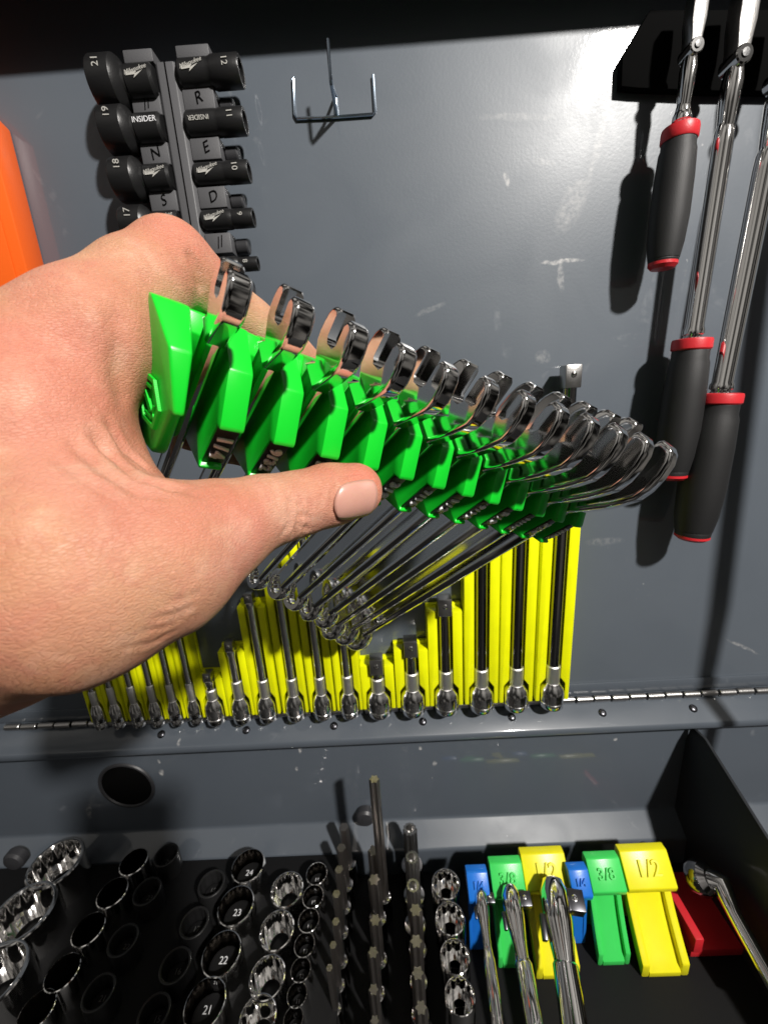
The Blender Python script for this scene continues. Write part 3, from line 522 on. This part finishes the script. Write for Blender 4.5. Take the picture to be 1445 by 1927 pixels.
for i in range(1, 13):
    f = fin('divider' if i < 12 else 'end_cap', i, -4, 4, PROF, .8)
    pl = link('label_plate', MB().box((-3.3 * U, -1.55 * U, 2.9 * U), (3.9 * U, -.9 * U, 22.0 * U)).mesh('label_plate', bevel=.15 * U), 'label', f)
    n = len(SIZES[i - 1]); sz = (6.8, 5.6, 4.7)[n - 3] * U
    lettering(SIZES[i - 1], sz, 'lettering', pl, frame((.3 * U, -.55 * U, 12.6 * U), (0, 0, 1), (1, 0, 0), (0, 1, 0)), .0003, bevel=.0003, name='size_mark', spacing=(1.5, 1.35, 1.2)[n - 3])
# back spine, one web per bay
for i in range(12):
    a, b = 2.5 if i == 0 else 3.9, pitch[i] - 3.9
    sk = .104
    pr = [(-53 + .2, 1.4), (-46, -3.0), (-40, 1.5), (-38.5, 8), (-40, 20), (-53 + .2, 22.5)]
    o = link('spine_web', MB().prism(pr, lambda u, v, k: ((a + (b - a) * k) * U, (u + sk * (a + (b - a) * k)) * U, v * U)).mesh('spine_web', bevel=.5 * U), 'green', rack)
    o.location = (TT[i] * U, WS(i) * U, 0)
LEN = [92, 106, 120, 136, 143, 153, 167, 182, 193, 217, 227, 238]
for i in range(1, 13):
    d = DI[i - 1] * 25.4; T = 5.5 + .22 * d; vs_ = 1.12 + 2.6 / d; L = LEN[i - 1]; sh = 28.4 + 1.57 * d
    slope = .055
    s_dir = V((0, slope, 1)).normalized()
    m = fr_at(TT[i] - pitch[i - 1] * .5, WS(i) - 21.5 + .25 * i, 0) @ Matrix.Rotation(-math.atan(slope), 4, 'X')
    t = empty('wrench', m, f'{["smallest", "second", "third", "fourth", "fifth", "sixth", "seventh", "eighth", "ninth", "tenth", "eleventh", "largest"][i-1]} chrome combination wrench counted from the hand, slot marked {SIZES[i-1]}', 'wrench', 'wrenches in the green rack')
    cu, su = math.cos(.262), math.sin(.262)
    base = [(.35, -.80), (.35, -.05), (.40, 0), (.64, -.01), (.79, -.08), (.92, -.26), (1.0, -.54), (1.03, -.86), (.97, -1.16), (.77, -1.44), (.58, -1.68)]; dw = .73 * d + 5.5
    hw = .50 * d + 3.3
    def uv(u, v): return (u * cu + v * -su + 0.0, -sh + (-u * su - v * cu))     # local (w, s)
    right = [uv(u * dw, v * d * vs_) for u, v in base]; left = [uv(-u * dw, v * d * vs_) for u, v in base]
    neck_s = -sh + 2.3 * d * vs_
    out = [uv(.2 * dw, -.97 * d * vs_)] + right + [(hw * .98, neck_s), (-hw * .98, neck_s)] + left[::-1] + [uv(-.2 * dw, -.97 * d * vs_)]
    link('open_end', MB().prism(out, lambda u, v, k: ((-T / 2 + T * k) * U, u * U, v * U)).head_mesh(len(out), .22 * T * U), 'chrome', t).modifiers.new('even_faces', 'WEIGHTED_NORMAL').keep_sharp = True
    ts = T * .66; bx = []
    link('shaft', MB().prism([(-hw, -ts * .22), (-hw * .72, -ts / 2), (-hw * .55, -ts * .36), (hw * .55, -ts * .36), (hw * .72, -ts / 2), (hw, -ts * .22), (hw, ts * .22), (hw * .72, ts / 2), (hw * .55, ts * .36), (-hw * .55, ts * .36), (-hw * .72, ts / 2), (-hw, ts * .22)],
         lambda u, v, k: (v * U, u * U * (1 if k == 0 else .82), (neck_s - .25 * d if k == 0 else L - .55 * d) * U)).mesh('shaft', smooth=25, bevel=.10 * ts * U, seg=2), 'chrome', t).modifiers.new('even_faces', 'WEIGHTED_NORMAL').keep_sharp = True
    if i > 0:      # box end: ring with twelve-point hole, cranked a little
        mb = MB(); n = 48; Ro, Ri, hT = .88 * d + 1.2, .52 * d + .6, T * .48; vs = []; fs = []
        ringp = [(Ro * .90, -hT), (Ro * .98, -hT * .7), (Ro, 0), (Ro * .98, hT * .7), (Ro * .90, hT), (Ri * 1.08, hT), (Ri, hT * .8), (Ri, -hT * .8), (Ri * 1.08, -hT)]
        for r_, x in ringp:
            for k in range(n):
                a = 2 * math.pi * k / n; q = 1 + (.05 * math.cos(12 * a) if r_ < Ri * 1.2 else 0)
                vs.append(V((x * U, r_ * q * math.cos(a) * U, r_ * q * math.sin(a) * U)))
        Q = len(ringp)
        fs = [(j * n + k, j * n + (k + 1) % n, ((j + 1) % Q) * n + (k + 1) % n, ((j + 1) % Q) * n + k) for j in range(Q) for k in range(n)]
        o = link('box_end', mb.add(vs, fs).mesh('box_end', smooth=50), 'chrome', t); o.matrix_local = Matrix.Translation((.10 * d * U, 0, (L + .1 * d) * U)) @ Matrix.Rotation(math.radians(-10), 4, 'Y')

# ------------------------------------------------------------------ the hand: one continuous skin grown from a distance field
def hp(px, py, dep): return np.array(at(px, py, dep * KS))
def rk(t, w, s): return np.array(RK(t, w, s))
q = KS
K_MCP = hp(322, 494, .150)
chains = [
  # thumb, from tip to wrist
  ([hp(668, 923, .158), hp(618, 932, .153), hp(555, 950, .146), hp(490, 965, .139), hp(405, 1002, .130), hp(300, 1050, .119), hp(150, 1074, .113), hp(-40, 1096, .126), hp(-300, 1220, .150)],
   [.0106, .0112, .0112, .0122, .0163, .0226, .0305, .0400, .049], .006),
  # index: metacarpal, knuckle, finger behind the rack
  ([hp(-240, 960, .145), hp(-100, 890, .130), hp(0, 788, .124), hp(170, 640, .132), hp(262, 545, .142), K_MCP], [.043, .0350, .0290, .0204, .0155, .0136], .010),
  ([K_MCP, rk(33, -61.5, 6), rk(54, -60, 12), rk(69, -58, 16)], [.0136, .0100, .0086, .0076], .004),
  ([hp(300, 560, .165), rk(6, -72, 26), rk(38, -63, 30), rk(60, -60, 34), rk(74, -57, 36)], [.014, .0112, .0100, .0088, .0078], .004),
  ([hp(240, 640, .168), rk(0, -70, 44), rk(34, -58, 48), rk(54, -52, 50), rk(66, -48, 50)], [.014, .0108, .0096, .0084, .0074], .004),
  ([hp(190, 720, .165), rk(-8, -60, 60), rk(22, -48, 66), rk(38, -42, 66), rk(48, -38, 64)], [.013, .0096, .0084, .0074, .0066], .004),
  # palm mass and web
  ([hp(75, 835, .121), hp(20, 935, .120)], [.0220, .0285], .013),
  ([hp(85, 760, .145), hp(115, 900, .140)], [.018, .020], .010),
  ([hp(170, 690, .152), hp(178, 800, .146), hp(255, 918, .131)], [.0095, .0085, .0075], .010),
]
chains = [(c, [r * q for r in rr], k) for c, rr, k in chains]
allp = np.concatenate([np.array(c) for c, _, _ in chains]); hs = .00125
lo = allp.min(0) - .036; hi = allp.max(0) + .036
lo[0] = max(lo[0], float(hp(-200, 1000, .10)[0]) - .004)
nx, ny, nz = [int(v) + 2 for v in (hi - lo) / hs]
gx = (lo[0] + hs * np.arange(nx)).astype(np.float32)[:, None, None]; gy = (lo[1] + hs * np.arange(ny)).astype(np.float32)[None, :, None]; gz = (lo[2] + hs * np.arange(nz)).astype(np.float32)[None, None, :]
def seg_d(a, b, ra, rb):
    a = a.astype(np.float32); ba = (b - a).astype(np.float32); L2 = float(ba @ ba)
    px, py, pz = gx - a[0], gy - a[1], gz - a[2]
    h = np.clip((px * ba[0] + py * ba[1] + pz * ba[2]) / L2, 0, 1)
    return np.sqrt((px - h * ba[0]) ** 2 + (py - h * ba[1]) ** 2 + (pz - h * ba[2]) ** 2) - (ra + (rb - ra) * h)
def smin(a, b, k): h = np.clip(.5 + .5 * (b - a) / k, 0, 1); return b + (a - b) * h - k * h * (1 - h)
field = None
for c, rr, k in chains:
    ch = None
    for j in range(len(c) - 1):
        e = seg_d(np.array(c[j]), np.array(c[j + 1]), rr[j], rr[j + 1]); ch = e if ch is None else smin(ch, e, np.float32(.0035))
    field = ch if field is None else smin(field, ch, np.float32(k))
field[0] = np.maximum(field[0], .0005)
# the rack presses into the flesh: keep the near end cap free
# surface nets
sg = field < 0
c8 = [field[a:nx - 1 + a, b:ny - 1 + b, c_:nz - 1 + c_] for a in (0, 1) for b in (0, 1) for c_ in (0, 1)]
mn = np.minimum.reduce(c8); mxx = np.maximum.reduce(c8); act = (mn < 0) & (mxx >= 0); idx = -np.ones(act.shape, np.int64); ii = np.argwhere(act); idx[act] = np.arange(len(ii))
cv = np.stack([x[act] for x in c8], 1); off = np.array([(a, b, c_) for a in (0, 1) for b in (0, 1) for c_ in (0, 1)], float)
acc = np.zeros((len(ii), 3)); cnt = np.zeros(len(ii))
for e0 in range(8):
    for e1 in range(e0 + 1, 8):
        if np.abs(off[e0] - off[e1]).sum() != 1: continue
        s0, s1 = cv[:, e0], cv[:, e1]; cr = (s0 < 0) != (s1 < 0); t_ = np.where(cr, s0 / np.where(cr, s0 - s1, 1), 0)[:, None]
        acc += np.where(cr[:, None], off[e0] + t_ * (off[e1] - off[e0]), 0); cnt += cr
hv = lo + hs * (ii + acc / cnt[:, None]); quads = []
for ax in range(3):
    a1, a2 = (ax + 1) % 3, (ax + 2) % 3
    sl0 = [slice(None)] * 3; sl1 = [slice(None)] * 3; sl0[ax] = slice(0, -1); sl1[ax] = slice(1, None)
    A, Bq = sg[tuple(sl0)], sg[tuple(sl1)]; e = np.argwhere(A != Bq)
    e = e[(e[:, a1] > 0) & (e[:, a2] > 0) & (e[:, a1] < idx.shape[a1]) & (e[:, a2] < idx.shape[a2]) & (e[:, ax] < idx.shape[ax])]
    fl = A[tuple(e.T)]
    def g_(d1, d2): p_ = e.copy(); p_[:, a1] -= d1; p_[:, a2] -= d2; return idx[tuple(p_.T)]
    qd = np.stack([g_(0, 0), g_(1, 0), g_(1, 1), g_(0, 1)], 1); qd = np.where(fl[:, None], qd, qd[:, ::-1]); quads.append(qd)
quads = np.concatenate(quads); quads = quads[(quads >= 0).all(1)]
hm = bpy.data.meshes.new('hand'); hm.from_pydata(hv.tolist(), [], quads.tolist())
bm = bmesh.new(); bm.from_mesh(hm)
for _ in range(4): bmesh.ops.smooth_vert(bm, verts=bm.verts, factor=.5, use_axis_x=True, use_axis_y=True, use_axis_z=True)
bmesh.ops.recalc_face_normals(bm, faces=bm.faces)
from mathutils.bvhtree import BVHTree
bvh = BVHTree.FromBMesh(bm)
def hit(px, py):
    r = V(ray(px, py)).normalized(); p, nrm, _, _ = bvh.ray_cast(V(CAM), r); return p, nrm
bm.verts.ensure_lookup_table()
vp = np.array([v.co[:] for v in bm.verts]); vn = np.array([v.normal[:] for v in bm.verts]); disp = np.zeros(len(vp)); blush = np.zeros(len(vp))
def crease(pts, depth, width):
    P = []
    for a, b in zip(pts[:-1], pts[1:]):
        for k in range(8):
            f_ = k / 8; h_ = hit(a[0] + (b[0] - a[0]) * f_, a[1] + (b[1] - a[1]) * f_)[0]
            if h_ is not None: P.append(h_[:])
    if len(P) < 2: return
    P = np.array(P); near = np.where((vp > P.min(0) - .008).all(1) & (vp < P.max(0) + .008).all(1))[0]
    A, Bb = P[:-1], P[1:]; dd = np.full(len(near), 9.); tpar = np.zeros(len(near))
    for j in range(len(A)):
        ba = Bb[j] - A[j]; h_ = np.clip(((vp[near] - A[j]) @ ba) / (ba @ ba + 1e-12), 0, 1); de = np.linalg.norm(vp[near] - A[j] - h_[:, None] * ba, axis=1)
        better = de < dd; dd = np.where(better, de, dd); tpar = np.where(better, (j + h_) / len(A), tpar)
    fade = np.clip(np.minimum(tpar, 1 - tpar) * 6, 0, 1)
    disp[near] -= depth * np.exp(-(dd / width) ** 2) * fade
    disp[near] += depth * .35 * np.exp(-((dd - width * 2.1) / width) ** 2) * fade
for pts, dp, wd in [
    ([(530, 1012), (545, 985), (550, 960), (544, 930)], .0008, .0009), ([(548, 1018), (560, 990), (566, 960), (562, 925)], .0012, .0010), ([(566, 1012), (580, 985), (583, 955), (578, 930)], .0009, .0009), ([(555, 975), (570, 970), (588, 978)], .0006, .0008),
    ([(528, 985), (538, 968), (540, 945)], .0004, .0009), ([(562, 985), (578, 996), (590, 992)], .0004, .0008),
    ([(165, 800), (205, 855), (260, 900), (320, 918), (375, 920)], .0018, .0015), ([(195, 780), (232, 845), (280, 885), (345, 905)], .0012, .0013), ([(120, 820), (190, 885), (260, 930), (330, 938)], .0008, .0014), ([(330, 925), (380, 935), (430, 922)], .0006, .0011), ([(90, 850), (160, 905), (235, 950)], .0005, .0013), ([(240, 940), (300, 960), (350, 955)], .0004, .001), ([(430, 905), (450, 930), (455, 960)], .0003, .0009), ([(470, 900), (488, 930), (490, 965)], .0003, .0009), ([(505, 895), (520, 925), (522, 960)], .0004, .0009), ([(598, 900), (606, 925), (606, 955)], .0003, .0008),
    ([(310, 1132), (345, 1128), (392, 1108)], .0003, .0008), ([(285, 1166), (330, 1158), (378, 1132)], .0005, .0009), ([(262, 1190), (310, 1180), (360, 1155)], .0004, .0008), ([(225, 1222), (285, 1212), (340, 1180)], .0004, .0009),
    ([(352, 470), (372, 510), (382, 560)], .0010, .0016), ([(215, 560), (225, 640), (222, 720), (240, 790)], .0010, .0030),
    ([(270, 440), (290, 452), (300, 470)], .0002, .001), ([(312, 428), (322, 440), (324, 460)], .0002, .001),
    ([(636, 908), (627, 926), (624, 950), (626, 974)], .0008, .0009), ([(636, 906), (664, 899), (696, 898), (706, 915)], .0006, .0008), ([(706, 905), (712, 935), (706, 965)], .0005, .0008)]:
    crease(pts, dp * KS, wd * KS)
def blob(px, py, rad, amt):
    h_ = hit(px, py)[0]
    if h_ is None: return
    de = np.linalg.norm(vp - np.array(h_[:]), axis=1); blush[:] = np.maximum(blush, amt * np.exp(-(de / rad) ** 2))
for a in ((690, 890, .011, .75), (330, 440, .014, .5), (250, 800, .016, .5), (415, 930, .012, .4), (330, 1000, .018, .3), (60, 640, .020, .4), (610, 880, .012, .4), (180, 560, .02, .3), (60, 1200, .03, .35), (160, 720, .02, .3)): blob(*a)
new = vp + vn * disp[:, None]
for v, c_ in zip(bm.verts, new): v.co = c_
bm.to_mesh(hm); bm.free(); hm.shade_smooth()
at_ = hm.attributes.new('blush', 'FLOAT', 'POINT'); at_.data.foreach_set('value', blush.astype(np.float32))
hand = tag(link('hand', hm, 'skin'), 'bare left hand with thumb pressed across the front of the green wrench rack', 'hand')
# thumb nail, a curved plate seated on the flesh
nv = []; nf = []; NA, NB = 14, 12
for a in range(NA + 1):
    for b in range(NB + 1):
        u, v_ = -1 + 2 * a / NA, -1 + 2 * b / NB
        sc = (1 - .16 * abs(u) ** 3); sl = (1 - .22 * abs(v_) ** 2.2) if u < 0 else (1 - .24 * abs(v_) ** 2.2)
        px = 667 + 38 * u * sl - 3 * v_; py = 940 + 34.5 * v_ * sc - 5 * u
        p, nrm = hit(px, py)
        if p is None: p, nrm = last
        last = (p, nrm); nv.append(p + nrm * (.00055 - .0005 * max(abs(u) if u < 0 else 0, abs(v_)) ** 6 + .00055 * max(0, u) ** 2))
for a in range(NA):
    for b in range(NB): k = a * (NB + 1) + b; nf.append((k, k + 1, k + NB + 2, k + NB + 1))
me = MB().add(nv, nf).mesh('nail', smooth=60); no = link('nail', me, 'nail', hand)
sm = no.modifiers.new('thick', 'SOLIDIFY'); sm.thickness = .0007; sm.offset = 0

# ------------------------------------------------------------------ the phone the picture is taken with: its shadow darkens the tray's left side
ph = empty('phone', Matrix(camo.matrix_world), 'black phone held up behind the lens, seen only as a shadow on the lower left', 'phone')
link('case', MB().prism([(-.020, .018), (.062, .018), (.062, -.135), (-.020, -.135)], lambda u, v, k: (u, v, .008 + .010 * k)).mesh('case', bevel=.003, seg=3), 'dark', ph)
